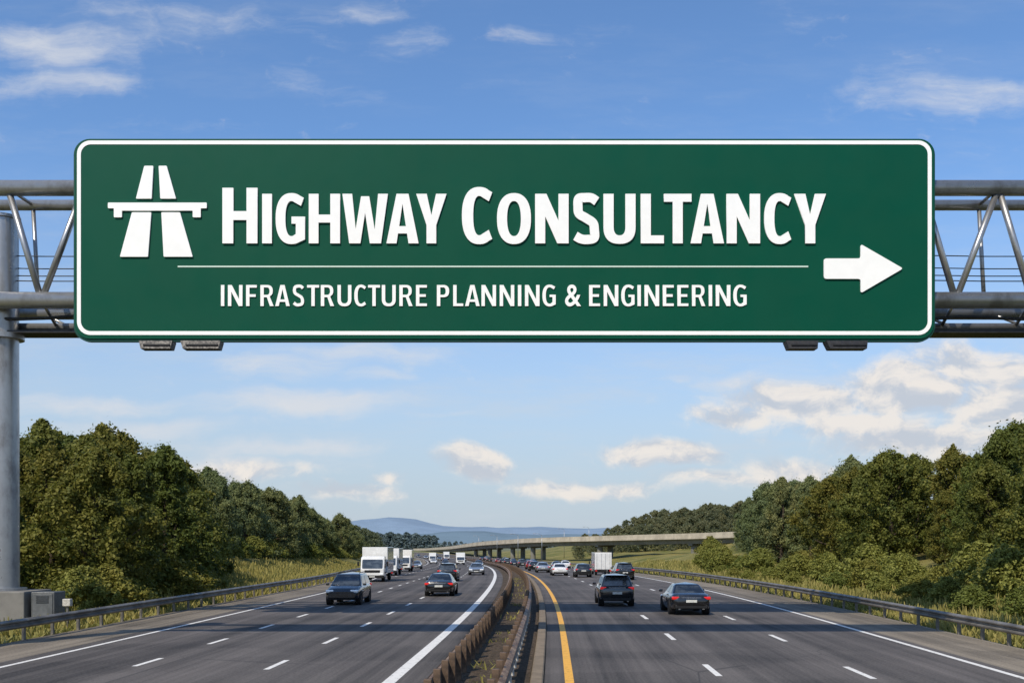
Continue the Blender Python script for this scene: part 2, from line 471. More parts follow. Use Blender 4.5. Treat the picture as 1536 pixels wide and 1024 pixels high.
def rrect(x0, y0, x1, y1, r, n=8):
    P = []
    for (cx_, cy_, a) in ((x1-r, y1-r, 0), (x0+r, y1-r, 90), (x0+r, y0+r, 180), (x1-r, y0+r, 270)):
        for i in range(n+1):
            t = rad(a+90*i/n); P.append((cx_+r*math.cos(t), cy_+r*math.sin(t)))
    return P
def A(pts): return [(AX(x), AZ(y)) for x, y in pts]
def rcorner(pts, r, n=4):
    out = []; m = len(pts)
    for i in range(m):
        p = Vector(pts[i]); a = Vector(pts[i-1]); b = Vector(pts[(i+1) % m])
        rr = min(r, (a-p).length*.45, (b-p).length*.45)
        s = p+(a-p).normalized()*rr; e = p+(b-p).normalized()*rr
        for k in range(n+1):
            t = k/n; q = s*(1-t)**2+p*2*t*(1-t)+e*t*t; out.append((q.x, q.y))
    return out
RR = lambda x0, y0, x1, y1, r: rrect(AX(x0), AZ(y1), AX(x1), AZ(y0), r*U_)
sign_part('panel_rim', [RR(110,208,1403,512,24)], M_SIGNRIM, .14, .20)
sign_part('panel', [RR(112.5,209.5,1400.5,508,22)], M_SIGN, .02, .06)
sign_part('border', [RR(116,211.5,1397,502.5,20), RR(121.8,217.2,1391.2,496.8,15)], M_SIGNW, -.016, .02)
sign_part('dividing_line', [A([(267,399),(1212,399),(1212,401.2),(267,401.2)])], M_SIGNLINE, -.016, .02)
arrow = [(1235,388.5),(1290,388.5),(1290,367),(1353.5,403.5),(1290,440.5),(1290,419),(1235,419)]
sign_part('arrow', [rcorner(A(arrow), 4*U_)], M_SIGNW, -.04, .07)
emblem = [[(217.5,250),(231,250),(228.5,299),(205,299)], [(239,250),(251,250),(265,299),(241.5,299)],
          [(163,305),(311,305),(311,313.5),(302,313.5),(302,327),(290,327),(290,317),(184,317),(184,327),(172,327),(172,313.5),(163,313.5)],
          [(199,319.5),(228,319.5),(223,386),(181,386)], [(243,319.5),(271,319.5),(290,386),(246.5,386)]]
sign_part('emblem', [rcorner(A(e), 1.2*U_, 2) for e in emblem], M_SIGNW, -.04, .07)
def word(text, x0, x1, ytop, ybot, s, first=None, gap=.085, deep=.07):
    h = ybot-ytop; items = []; pen = 0
    for i, ch in enumerate(text):
        w = WID[ch] if ch != 'I' else s
        k = first if (i == 0 and first) else 1.0
        if i:
            pr = text[i-1]+ch
            g = gap
            if first and pr in ('WA','AY','TA','LT'): g = {'WA': -.03, 'AY': -.05, 'TA': -.02, 'LT': .0}[pr]
            elif 'S' in pr: g = gap*.8
            elif ch in 'AWYT' or text[i-1] in 'AWYT': g = gap*.5
            elif ch in 'OCG' or text[i-1] in 'OCG': g = gap*.8
            pen += g
        items.append((ch, pen, k, w)); pen += w*k
    fx = (x1-x0)/(pen*h); cs = []
    for ch, p, k, w in items:
        for c in glyph(ch, s, w):
            cs.append([(AX(x0+(p+q[0]*k)*h*fx), AZ(ybot-q[1]*h*k)) for q in c])
    return sign_part('lettering', cs, M_SIGNW, -.01-deep/2, deep)
word('HIGHWAY', 334.5, 670, 292, 366, .205, 83/74, gap=.10)
word('CONSULTANCY', 693, 1238, 292, 366, .205, 83/74, gap=.105)
word('INFRASTRUCTURE', 332, 640.5, 428, 459.5, .158, gap=.17, deep=.04)
word('PLANNING', 655.5, 833.5, 428, 459.5, .158, gap=.17, deep=.04)
word('ENGINEERING', 883.5, 1119.5, 428, 459.5, .158, gap=.17, deep=.04)
cu = bpy.data.curves.new('amp', 'FONT'); cu.body = '&'; cu.extrude = .5; cu.offset = .012
o = bpy.data.objects.new('amp', cu); COL.objects.link(o); bpy.context.view_layer.update()
me = bpy.data.meshes.new_from_object(o.evaluated_get(bpy.context.evaluated_depsgraph_get())); bpy.data.objects.remove(o)
xs = [v.co.x for v in me.vertices]; ysn = [v.co.y for v in me.vertices]
for v in me.vertices:
    fx = (v.co.x-min(xs))/(max(xs)-min(xs)); fy = (v.co.y-min(ysn))/(max(ysn)-min(ysn))
    v.co = (AX(847.5+24*fx), -.03+(-v.co.z)*.04, DZ+AZ(460-32.5*fy))
me.materials.clear(); me.materials.append(M_SIGNW)
link(bpy.data.objects.new('lettering', me), sign)
for k in range(9):
    box('back_rib', (-16+k*4.0, .30, DZ), (.12,.12,7.6), M_SIGNBACK, sign)
for (a, b) in ((211,261),(273,333),(1177,1225),(1237,1299)):
    xm, w = (AX(a)+AX(b))/2, (b-a)*U_
    bm = bmesh.new()
    vs = [(-.5,-.20,-.01),(.5,-.20,-.01),(.5,.30,-.01),(-.5,.30,-.01),(-.42,-.30,-.34),(.46,-.30,-.34),(.46,.20,-.34),(-.42,.20,-.34)]
    vv_ = [bm.verts.new((xm+p[0]*w, p[1], p[2])) for p in vs]
    for f in ((3,2,1,0),(4,5,6,7),(0,1,5,4),(1,2,6,5),(2,3,7,6),(3,0,4,7)): bm.faces.new([vv_[i] for i in f])
    box_bm(bm, (xm+.05*w,-.26,-.19), (w*.80,.10,.05)); box_bm(bm, (xm-w*.3,.12,.0), (.10,.1,.10)); box_bm(bm, (xm+w*.3,.12,.0), (.10,.1,.10))
    bm_obj('sign_lamp', bm, M_DARKMET, sign)

# ------------------------------------------------------------------ gantry
def column_parts(px, py, ztop, r, par, I, zb=1.4):
    V, F = merge([tube_geo([Vector((px,py,zb))-I, Vector((px,py,ztop))-I], [r,r*.94], 32),
                  tube_geo([Vector((px,py,11.75))-I, Vector((px,py,11.95))-I], [r*1.3]*2, 32),
                  tube_geo([Vector((px,py,ztop-.05))-I, Vector((px,py,ztop+.07))-I], [r*1.08]*2, 32),
                  tube_geo([Vector((px,py,zb-.02))-I, Vector((px,py,zb+.10))-I], [r*1.45]*2, 32)])
    c = mk('column', V, F, M_GALV, par, smooth=True)
    c.modifiers.new('e', 'EDGE_SPLIT')
    bm = bmesh.new(); box_bm(bm, Vector((px,py,.62))-I, (2.9,2.4,1.55), .05, 2)
    box_bm(bm, Vector((px,py,-.1))-I, (3.3,2.8,.5), .04, 2)
    bm_obj('concrete_footing', bm, M_CONC, par)
GY = 40.25; GB = 42.15
gan = root('sign_gantry', (-21.0, 41.2, 0), 'galvanised tubular steel truss gantry spanning the carriageways', 'gantry')
GI = Vector(gan.location)
def gt(name, a, b, r, mat=M_GALV, n=12):
    return tube(name, [Vector(a)-GI, Vector(b)-GI], r, mat, gan, n)
XL, XR = -22.6, 24.2
ZTOP, ZBOT = 17.68, 13.15
gt('chord', (XL,GY,ZTOP), (XR,GY,ZTOP), .31, n=20)
gt('chord', (XL,GB,ZTOP-.05), (XR,GB,ZTOP-.05), .22, n=20)
gt('chord', (XL,GY,ZBOT), (XR,GY,ZBOT), .33, n=20)
gt('chord', (XL,GB,ZBOT-.1), (XR,GB,ZBOT-.1), .26, n=20)
gt('chord', (XL,GB-.5,12.35), (XR,GB-.5,12.35), .18, n=16)
box('walkway', Vector(((XL+XR)/2, 41.3, 12.0))-GI, (XR-XL, 1.1, .10), M_DARKMET, gan)
bay = 3.08; x = -17.30-2*bay
while x < 24:
    if x > XL:
        gt('brace', (x,GY,ZTOP), (x+bay*.44,GY,ZBOT), .13, n=10)
        if x+bay < XR+.3: gt('brace', (x+bay*.44,GY,ZBOT), (x+bay,GY,ZTOP), .13, n=10)
        gt('brace', (x+.35,GB,ZBOT), (x+.1,GB,ZTOP), .09, n=8)
        gt('brace', (x,GY,ZTOP), (x+.1,GB,ZTOP-.05), .07, n=8)
        gt('brace', (x+bay*.44,GY,ZBOT), (x+bay*.44,GB-.5,12.35), .07, n=8)
        gt('brace', (x+.35,GB,ZBOT), (x+.35+bay*.5,GB-.5,12.35), .06, n=8)
    x += bay
for z in (15.25, 14.75, 14.45, 14.2, 13.6):
    pts = [Vector((XL+i*(XR-XL)/30, GB-.9+.1*math.sin(z*7), z-.05*math.sin(math.pi*i/30*6)**2))-GI for i in range(31)]
    tube('cable', pts, .022, M_DARKMET, gan, 6)
tube('conduit', [Vector((XL+i*(XR-XL)/40, GY+.5, 12.62-.12*abs(math.sin(i*.8))))-GI for i in range(41)], .07, M_DARKMET, gan, 6)
column_parts(-21.05, 41.2, 16.75, .62, gan, GI)
column_parts(23.3, 41.2, 16.75, .62, gan, GI)
shadow_gantry = root('sign_gantry', (-21.5, 24.4, 0), 'unseen steel gantry with a wide panel, added to cast a shadow band on the road', 'gantry')  # added gantry above the view, there only for its shadow across the carriageways
G2 = Vector(shadow_gantry.location)
for z in (17.3, 20.4): tube('chord', [Vector((-22.5,24.6,z))-G2, Vector((23,24.6,z))-G2], .28, M_GALV, shadow_gantry, 14)
box('shadow_panel', Vector((-1.5,24.2,18.9))-G2, (35,.12,3.3), M_SIGNBACK, shadow_gantry, .03)
for px in (-21.5, 22.2): column_parts(px, 24.9, 20.8, .5, shadow_gantry, G2, 1.4)
cab = root('equipment_cabinet', (-18.95, 40.7, 0), 'grey metal roadside cabinet next to the gantry footing', 'cabinet')
box('housing', (0,0,.72), (.95,1.0,1.3), noisy('cabinet_grey', (.12,.125,.125), .5, .3, 3, .3), cab, .03)
box('door', (0,-.51,.75), (.80,.03,1.1), noisy('cabinet_door_grey', (.15,.155,.155), .5, .3, 3, .3), cab, .01)
for q in range(4): box('vent', (0,-.535,.95+q*.08), (.5,.02,.03), M_DARKMET, cab)
box('plinth', (0,0,.02), (1.1,1.15,.2), M_CONC, cab, .02)
mb = root('marker_box', (-17.95, 40.2, 0), 'small pale utility box on a post behind the guardrail', 'utility box')
box('casing', (0,0,.95), (.32,.25,.30), M_PALE, mb, .03); box('post', (-.0,0,.38), (.08,.08,.84), M_RAIL, mb, .01)

# ------------------------------------------------------------------ trees
rng = np.random.default_rng(11)
def quads_mesh(name, V, tn, mat):
    n = len(V); me = bpy.data.meshes.new(name)
    me.vertices.add(n*4); me.loops.add(n*4); me.polygons.add(n)
    me.vertices.foreach_set('co', V.astype(np.float32).ravel())
    me.loops.foreach_set('vertex_index', np.arange(n*4, dtype=np.int32))
    me.polygons.foreach_set('loop_start', np.arange(0, n*4, 4, dtype=np.int32))
    try: me.polygons.foreach_set('loop_total', np.full(n, 4, dtype=np.int32))
    except Exception: pass
    a = me.attributes.new('tint', 'FLOAT', 'FACE'); a.data.foreach_set('value', tn.astype(np.float32))
    me.materials.append(mat); me.update(calc_edges=True); return me
def leaves_mesh(name, centers, crad, tints, per, size, mat):
    m = len(centers); n = m*per
    C = np.repeat(centers, per, 0); rr = np.repeat(crad, per)
    an = np.repeat(.6+.9*rng.random((m,3)), per, 0)
    out = centers.copy(); out[:,2] = np.abs(out[:,2])*.15+.6; out /= np.linalg.norm(out, axis=1)[:,None]
    out = np.repeat(out+rng.normal(size=(m,3))*.35, per, 0)
    d = rng.normal(size=(n,3)); dn = d/np.linalg.norm(d, axis=1)[:,None]
    rho = rr*np.minimum(np.abs(rng.normal(size=n))*.62+.10, 1.7)
    P = C + dn*rho[:,None]*an + out*(rr*(rng.random(n)**2)*.9)[:,None]
    nr = dn + rng.normal(size=(n,3))*.6; nr[:,2] += .30; nr /= np.linalg.norm(nr, axis=1)[:,None]
    t = np.cross(nr, rng.normal(size=(n,3))); t /= np.linalg.norm(t, axis=1)[:,None]
    b = np.cross(nr, t); s = size*(.5+1.0*rng.random(n))[:,None]
    V = np.empty((n,4,3)); V[:,0] = P-t*s; V[:,1] = P-b*s*.6; V[:,2] = P+t*s; V[:,3] = P+b*s*.6
    V[:,:,2] = np.maximum(V[:,:,2], .03)
    tn = np.clip(np.repeat(tints, per)+rng.normal(size=n)*.16, 0, 1)
    return quads_mesh(name, V, tn, mat)
def crown_clumps(h, r, nc, base=.10, seed=0, point=.5, kr=1.0):
    g = np.random.default_rng(seed); C = []; K = []; T = []
    lobes = g.random(5)*6.28
    for i in range(nc):
        q = (i+g.random())/nc; q = q**.92
        t = base+(1-base)*q
        prof = (math.sin(math.pi*min(1, q*.80+.20))**.75)*(1-point*q*q*.6)
        a = g.random()*6.28; lob = 1+.26*math.sin(2*a+lobes[0]+q*5)+.22*math.sin(3*a+lobes[1]-q*6)+.14*math.sin(5*a+lobes[2]+q*9)
        rr = r*prof*lob*(.30+.70*math.sqrt(g.random()))
        cr = (.34+.60*g.random()**1.8)*kr*r/3.1*(1-.35*q)
        C.append((rr*math.cos(a), rr*math.sin(a), t*h-cr*.5)); K.append(cr)
        T.append(np.clip(.08+.80*g.random()**1.1+.12*q, 0, 1))
    for k in range(int(8+g.random()*6)):
        a = g.random()*6.28; rr = r*.6*g.random()
        z = h*(1.02-.16*(rr/r)-.06*g.random())
        for j in range(4):
            C.append((rr*math.cos(a)*(1-.15*j), rr*math.sin(a)*(1-.15*j), z-.55+j*.30)); K.append(max(.1, (.36-.08*j)*kr)); T.append(.35+.5*g.random())
    return np.array(C), np.array(K), np.array(T)
def trunk_mesh(name, h, clumps, seed):
    g = random.Random(seed); geos = []
    pts = [(0,0,-.3),(.05,0,h*.15),(g.uniform(-.2,.2),g.uniform(-.2,.2),h*.4),(g.uniform(-.3,.3),g.uniform(-.3,.3),h*.7),(g.uniform(-.3,.3),0,h*.93)]
    geos.append(tube_geo(pts, [.24,.19,.14,.08,.02], 8))
    for k in range(14):
        c = clumps[g.randrange(len(clumps))]; z0 = max(.8, min(c[2]*.65, h*.7)); f = z0/h
        s = (0,0,z0); m = (c[0]*.5, c[1]*.5, z0+(c[2]-z0)*.35)
        geos.append(tube_geo([s, m, tuple(c)], [.10*(1.1-f),.07*(1.1-f)+.01,.015], 6))
    V, F = merge(geos)
    me = bpy.data.meshes.new(name); me.from_pydata([tuple(v) for v in V], [], F); me.materials.append(M_BARK); return me
TREES = []
specs = [(9.5,3.0,150,.06,.5),(10.0,2.7,140,.05,.8),(8.8,3.3,160,.05,.3),(10.6,2.5,140,.07,.9),(9.2,3.5,170,.04,.4),(9.8,2.2,120,.05,1.1),(10.2,3.0,150,.05,.7)]
for i, (h, r, nc, bs, pt) in enumerate(specs):
    C, K, T = crown_clumps(h, r, nc, bs, seed=30+i, point=pt)
    cm = leaves_mesh('tree_crown_mesh', C, K, T, 340, .096, M_LEAF)
    tm = trunk_mesh('tree_trunk_mesh', h, C, i)
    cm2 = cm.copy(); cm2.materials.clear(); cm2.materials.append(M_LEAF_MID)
    TREES.append((h, cm, cm2, tm))
ntree = 0
def tree(x, y, height, mid=False, label='leafy green deciduous tree in dense roadside woodland'):
    global ntree
    h, cm, cm2, tm = TREES[R.randrange(len(TREES))]
    s = height/h
    e = root('tree', (x, y, gz(x, y)-.1), label, 'tree', 'trees lining the motorway', R.uniform(0, 6.28))
    e.scale = (s*R.uniform(.95,1.2), s*R.uniform(.95,1.2), s)
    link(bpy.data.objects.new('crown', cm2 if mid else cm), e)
    link(bpy.data.objects.new('trunk', tm), e)
    ntree += 1
for y in range(52, 90, 5):
    lim = min(-21.0, -.3*y-2.9)
    for k in range(5):
        x = lim-k*4.6-R.uniform(0, 1.2)
        if x < -.62*y-8: continue
        tree(x, y+R.uniform(-1.5, 1.5), (R.uniform(7.6, 10.2)+.045*(y-52)-(1.2 if k == 0 else 0)))
for y in range(92, 270, 6):
    for k in range(3):
        if k == 2 and y > 200: continue
        u = -(33.0+widen(y)*.6)-k*5.0-R.uniform(0, 2)
        tree(cx(y)+u, y+R.uniform(-2, 2), R.uniform(7.6, 10.8)+.8-(2.0*sst(170, 260, y))-(1.2 if k == 0 else 0), y > 92)
for y in range(44, 214, 6):
    for k in range(3):
        x = max(cx(y)+29.5, .225*y+2.5)+k*5.5+R.uniform(0, 2)
        tree(x, y+R.uniform(-2, 2), R.uniform(6.0, 9.8)+(.5 if k else -.9)+.5*sst(60, 110, y), y > 100)
SHR = []
for i in range(4):
    C, K, T = crown_clumps(1.9, 1.5, 44, .05, seed=80+i, point=.3, kr=.95)
    T = T*.7+.3
    SHR.append(leaves_mesh('shrub_mesh', C, K, T, 220, .07, M_SHRUB))
def shrub(x, y, s):
    o = bpy.data.objects.new('shrub', SHR[R.randrange(4)]); o.location = (x, y, gz(x, y)-.15)
    o.rotation_euler = (0,0,R.uniform(0, 6.28)); o.scale = (s*R.uniform(.9,1.4), s*R.uniform(.9,1.4), s)
    tag(o, 'low bushy green shrub in front of the trees', 'shrub', 'shrubs at the edge of the woodland'); link(o)
for y in range(34, 200, 3):
    if y < 110 and R.random() < .6: shrub(max(cx(y)+20.3+R.uniform(0, 2.6), .18*y), y+R.uniform(-1, 1), R.uniform(.3, .75))
    shrub(max(cx(y)+23.6+R.uniform(0, 2.6), .20*y), y+R.uniform(-1, 1), R.uniform(.5, 1.4))
for y in range(46, 92, 3):
    shrub(min(-19.6, -.3*y-.6)-R.uniform(0, 1.6), y, R.uniform(.6, 1.3))
for y in range(94, 240, 5):
    shrub(cx(y)-31.0-R.uniform(0, 1.5)-widen(y)*.6, y, R.uniform(.6, 1.3))
def wood(name, positions, mat, label, per=26, nc=26, size=.42):
    protos = []
    for i in range(6):
        C, K, T = crown_clumps(9.5, 3.3, nc, .04, seed=120+i, point=.3, kr=1.6)
        me = leaves_mesh('tmp', C, K, T, per, size, mat)
        n = len(me.polygons); co = np.empty(n*12, np.float32); me.vertices.foreach_get('co', co)
        t = np.empty(n, np.float32); me.attributes['tint'].data.foreach_get('value', t)
        protos.append((co.reshape(n,4,3), t)); bpy.data.meshes.remove(me)
    Vs = []; Ts = []
    for (x, y, h) in positions:
        co, t = protos[R.randrange(6)]; a = R.uniform(0, 6.28); s = h/9.5; ca, sa = math.cos(a), math.sin(a)
        Q = co.copy(); Q[:,:,0] = (co[:,:,0]*ca-co[:,:,1]*sa)*s*1.25+x; Q[:,:,1] = (co[:,:,0]*sa+co[:,:,1]*ca)*s*1.25+y; Q[:,:,2] = co[:,:,2]*s+gz(x, y)-.3
        Vs.append(Q); Ts.append(np.clip(t+R.uniform(-.25,.25), 0, 1))
    me = quads_mesh(name, np.concatenate(Vs), np.concatenate(Ts), mat)
    o = link(bpy.data.objects.new(name, me)); tag(o, label, 'woodland'); o['kind'] = 'stuff'
P = []
for y in range(392, 560, 13):
    x = .062*y+2
    while x < .36*y+20:
        P.append((x, y+R.uniform(-5, 5), R.uniform(6.5, 10.5)*(.6+.4*sst(.07*y, .14*y, x)))); x += R.uniform(4.0, 6.5)
for y in range(216, 400, 8):
    for k in range(6):
        x = max(.222*y+5, 55)+k*6+R.uniform(0, 2); P.append((x, y, R.uniform(7, 9.8)))
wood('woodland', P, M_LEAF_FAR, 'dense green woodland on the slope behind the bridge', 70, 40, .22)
P = []
for y in range(272, 460, 8):
    for k in range(4): P.append((cx(y)-36-k*6-R.uniform(0, 2), y, R.uniform(6.0, 8.5)))
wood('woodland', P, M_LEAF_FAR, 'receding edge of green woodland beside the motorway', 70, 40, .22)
P = []
for y in (960, 985, 1010, 1040):
    x = -150.
    while x < -74: P.append((x, y, R.uniform(10, 17)*(1 if x < -100 else .8))); x += R.uniform(5, 9)
for y in (1180, 1300):
    x = -300.
    while x < 460: P.append((x, y, R.uniform(5, 9))); x += R.uniform(6, 10)
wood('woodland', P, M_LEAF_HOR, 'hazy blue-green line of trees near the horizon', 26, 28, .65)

def blades(name, P, a, w, lean, tn, label, cat):
    s = np.stack([np.cos(a), np.sin(a), a*0], 1)*w[:,None]; n = len(P)
    V = np.empty((n,4,3)); V[:,0] = P-s; V[:,1] = P+s; V[:,2] = P+lean+s*.2; V[:,3] = P+lean-s*.2
    o = link(bpy.data.objects.new(name, quads_mesh(name, V, np.clip(tn, 0, 1), M_GRASS))); tag(o, label, cat); o['kind'] = 'stuff'
def tufts():
    n = 95000
    side = rng.random(n) < .45
    y = 18 + 175*rng.random(n)**1.4
    uo = rng.random(n)**1.3*12.0
    cyv = np.interp(y, TY, CT); wd = np.array([widen(q) for q in y])
    x = np.where(side, cyv-16.75-wd-uo, cyv+16.85+uo)
    cl = np.sin(x*1.7+y*.9)*np.cos(y*1.3-x*.8)
    hgt = (.14+.38*rng.random(n))*(1+.5*cl)*np.where(uo < .8, .6, 1)
    z = np.array([gz(a, b) for a, b in zip(x, y)])-.06
    blades('grass', np.stack([x, y, z], 1), rng.random(n)*6.28, .02+.035*rng.random(n)+y*.0005,
           np.stack([rng.normal(size=n)*.12, rng.normal(size=n)*.12, hgt], 1), .5+.35*cl+rng.normal(size=n)*.2, 'dry yellow-green grass on the roadside verges', 'grass')
    n = 1500; y = 14+90*rng.random(n)**1.3; u = np.clip(rng.normal(size=n)*.3, -.9, .9)
    keep = (np.sin(y*1.9)+np.sin(y*.7+2)+rng.normal(size=n)*.4) > .9
    y = y[keep]; u = u[keep]; n = len(y)
    blades('weeds', np.stack([np.interp(y, TY, CT)+u, y, np.interp(y, TY, ZT)-.02], 1), rng.random(n)*6.28, .02+.02*rng.random(n),
           np.stack([rng.normal(size=n)*.07, rng.normal(size=n)*.07, .06+.14*rng.random(n)], 1), .6+rng.normal(size=n)*.2, 'scattered dry weeds growing in the dirt of the median', 'weeds')
tufts()

# ------------------------------------------------------------------ hills
def hills(D, prof, mat, depth):
    V = []; F = []; n = 160; X0, X1 = -1.1*D, 1.1*D
    for j in range(7):
        q = j/6; env = math.sin(math.pi*q)
        for i in range(n+1):
            x = X0+(X1-X0)*i/n; V.append((x, D+depth*(q-.5), -6+(prof(x/D*1493+768)+6)*env**.8))
    for j in range(6):
        for i in range(n):
            a = j*(n+1)+i; F.append((a, a+1, a+n+2, a+n+1))
    structure(mk('hills', V, F, mat, smooth=True))
def hillmat(col):  # bluish aerial haze is part of the hill base colour
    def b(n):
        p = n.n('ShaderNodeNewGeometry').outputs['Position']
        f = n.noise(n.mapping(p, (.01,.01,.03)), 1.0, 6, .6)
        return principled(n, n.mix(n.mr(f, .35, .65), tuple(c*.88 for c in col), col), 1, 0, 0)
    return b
g_ = lambda x, m, s: math.exp(-((x-m)/s)**2)
hills(4200, lambda p: 3.4+4200/1493*(812-(802-16*g_(p,565,60)-10*g_(p,625,45)-9*g_(p,480,120)-8*g_(p,705,100)-7*g_(p,820,110)-8*g_(p,1000,160)-14*g_(p,250,200)-12*g_(p,1300,200)+.8*math.sin(p*.06)+.5*math.sin(p*.17))), material('hill_haze_blue', hillmat((.19,.26,.345))), 900)
hills(2600, lambda p: 3.4+2600/1493*(812-(806-5*g_(p,540,90)-10*g_(p,700,70)-5*g_(p,860,90)-6*g_(p,1050,120)+.6*math.sin(p*.11))), material('hill_haze_green', hillmat((.14,.20,.25))), 500)

# ------------------------------------------------------------------ bridge
bp = [(92,250,6.8),(72,280,6.4),(60,305,6.0),(43,335,5.6),(16,382,4.9),(4,415,4.3),(-8,460,3.5),(-19,520,2.3),(-34,620,.5),(-63,800,-1.8),(-84,900,-2.8)]
def catmull(P, n=8):
    P = [Vector(p) for p in P]; P = [P[0]*2-P[1]]+P+[P[-1]*2-P[-2]]; S = []
    for i in range(1, len(P)-2):
        for k in range(n):
            t = k/n
            S.append(.5*((2*P[i])+(-P[i-1]+P[i+1])*t+(2*P[i-1]-5*P[i]+4*P[i+1]-P[i+2])*t*t+(-P[i-1]+3*P[i]-3*P[i+1]+P[i+2])*t**3))
    S.append(P[-2]); return S
S = catmull(bp)
br = root('road_bridge', (16,382,gz(16,382)), 'long pale concrete flyover on piers curving across the valley', 'bridge')
BI = Vector(br.location)
def bsweep(name, prof, mat):
    V = []; F = []; n = len(prof)
    for j, p in enumerate(S):
        d = S[min(j+1, len(S)-1)]-S[max(j-1, 0)]; d.z = 0; d.normalize(); s = Vector((-d.y, d.x, 0))
        for a, b in prof: V.append(p+s*a+Vector((0,0,b))-BI)
        if j:
            for k in range(n):
                k2 = (k+1) % n; F.append(((j-1)*n+k, (j-1)*n+k2, j*n+k2, j*n+k))
    F.append(tuple(range(n-1, -1, -1))); F.append(tuple((len(S)-1)*n+k for k in range(n)))
    return mk(name, V, F, mat, br)
bsweep('parapet', [(5.0,-1.15),(5.3,-1.15),(5.3,0),(5.0,0)], M_BRIDGE)
bsweep('parapet', [(-5.3,-1.15),(-5.0,-1.15),(-5.0,0),(-5.3,0)], M_BRIDGE)
bsweep('deck', [(-5.45,-1.75),(5.45,-1.75),(5.45,-1.155),(-5.45,-1.155)], M_BRIDGE)
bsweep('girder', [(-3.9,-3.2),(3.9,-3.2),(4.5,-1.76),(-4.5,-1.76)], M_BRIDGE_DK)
for t in (10, 17, 27, 35, 41, 48, 54):
    if t >= len(S): continue
    p = S[t]; gzv = gz(p.x, p.y)
    if p.z-3.2-gzv < .8: continue
    bm = bmesh.new()
    d = (S[t+1]-S[t-1]).normalized(); s = Vector((-d.y, d.x, 0)); a = math.atan2(d.x, d.y)
    RM = Matrix.Rotation(-a, 4, 'Z')
    for o_ in (-2.2, 2.2):
        c = p+s*o_; h = p.z-3.6-gzv+1
        bmesh.ops.create_cone(bm, cap_ends=True, segments=14, radius1=1.05, radius2=1.0, depth=h, matrix=Matrix.Translation(Vector((c.x, c.y, gzv-1+h/2))-BI))
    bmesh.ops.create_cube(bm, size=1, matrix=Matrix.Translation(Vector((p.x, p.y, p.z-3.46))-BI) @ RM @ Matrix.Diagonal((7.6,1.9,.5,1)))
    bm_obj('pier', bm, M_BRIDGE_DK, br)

def lamp(x, y, h):
    e = root('street_lamp', (x, y, gz(x, y)), 'tall thin grey street lamp beside the distant road', 'street lamp', 'distant street lamps')
    tube('pole', [(0,0,-.2),(0,0,h*.6),(0,0,h)], [.14,.10,.07], M_GALV, e, 8)
    tube('arm', [(0,0,h-.05),(-1.0,0,h+.35),(-2.0,0,h+.4)], [.06,.05,.05], M_GALV, e, 6)
    box('lamp_head', (-2.3,0,h+.38), (.8,.3,.16), M_GALV, e, .04)
for (x, y, h) in ((2,330,9),(9,300,8.5),(-6,400,9.5),(22,420,12),(-16,480,10),(34,440,11)): lamp(x, y, h)

# ------------------------------------------------------------------ vehicles
def paint(name, col, metal=.4): return noisy('paint_'+name, col, .20, metal, 2.0, .12, .6, .9)
P_BLACK = paint('black', (.011,.011,.012)); P_GREY = paint('dark_grey', (.022,.023,.024)); P_BLUE = paint('slate_blue', (.012,.015,.020))
P_WHITE = paint('white', (.72,.72,.70), 0); P_SILVER = paint('silver', (.36,.38,.40), .6); P_RED = paint('red', (.25,.02,.02), .2); P_CREAM = paint('cream_white', (.72,.70,.65), 0)
def glassb(n):
    tc = n.n('ShaderNodeTexCoord').outputs['Object']
    f = n.noise(n.mapping(tc, (1,1,2.5)), 1.7, 3, .5)
    c = n.mix(n.mr(f, .4, .65), (.008,.010,.012), (.05,.06,.068))
    return principled(n, c, .04, 0, .9, .4)
M_GLASS = material('car_glass', glassb)
M_TYRE = noisy('tyre_rubber', (.018,.018,.018), .85, 0, 9, .3, .2)
M_RIM = noisy('rim_alloy', (.35,.36,.38), .35, .8, 5, .2)
M_TRIM = noisy('black_trim', (.014,.014,.015), .6, 0, 5, .3, .3)
M_HEAD = material('headlight_lens', lambda n: principled(n, (.85,.87,.88), .12, .1, .8))
M_TAIL = material('tail_light_lens', lambda n: principled(n, (.42,.012,.010), .18, 0, .6, emis=(1,.03,.02), es=.30))
M_PLATE = noisy('number_plate_white', (.62,.62,.57), .5, 0, 12, .3)
M_CHROME = noisy('chrome', (.60,.61,.62), .2, .9, 5, .1)
def loft(bm, st):
    out = []
    for i in range(len(st)-1):
        a = st[max(i-1,0)]; b = st[i]; c = st[i+1]; d = st[min(i+2,len(st)-1)]
        for k in range(3):
            t = k/3
            row = [b[0]+(c[0]-b[0])*t]
            for q in (1,2,3):
                lin = b[q]+(c[q]-b[q])*t
                cat = .5*((2*b[q])+(-a[q]+c[q])*t+(2*a[q]-5*b[q]+4*c[q]-d[q])*t*t+(-a[q]+3*b[q]-3*c[q]+d[q])*t**3)
                row.append(lin*.5+cat*.5)
            out.append(tuple(row))
    out.append(st[-1])
    rings = []
    for (y, zb, zt, hw) in out:
        h = zt-zb
        half = [(.0,zb),(.80*hw,zb),(.94*hw,zb+.06*h),(.985*hw,zb+.20*h),(hw,zb+.42*h),(.998*hw,zb+.60*h),(.975*hw,zb+.78*h),(.93*hw,zt-.07),(.86*hw,zt-.02),(.70*hw,zt+.005),(.35*hw,zt+.02),(0,zt+.025)]
        pts = half + [(-a, b) for a, b in reversed(half[1:-1])]
        rings.append([bm.verts.new((a, y, b)) for a, b in pts])
    m = len(rings[0])
    for j in range(len(rings)-1):
        for k in range(m):
            bm.faces.new((rings[j][k], rings[j+1][k], rings[j+1][(k+1) % m], rings[j][(k+1) % m]))
    bm.faces.new(rings[0]); bm.faces.new(rings[-1][::-1])
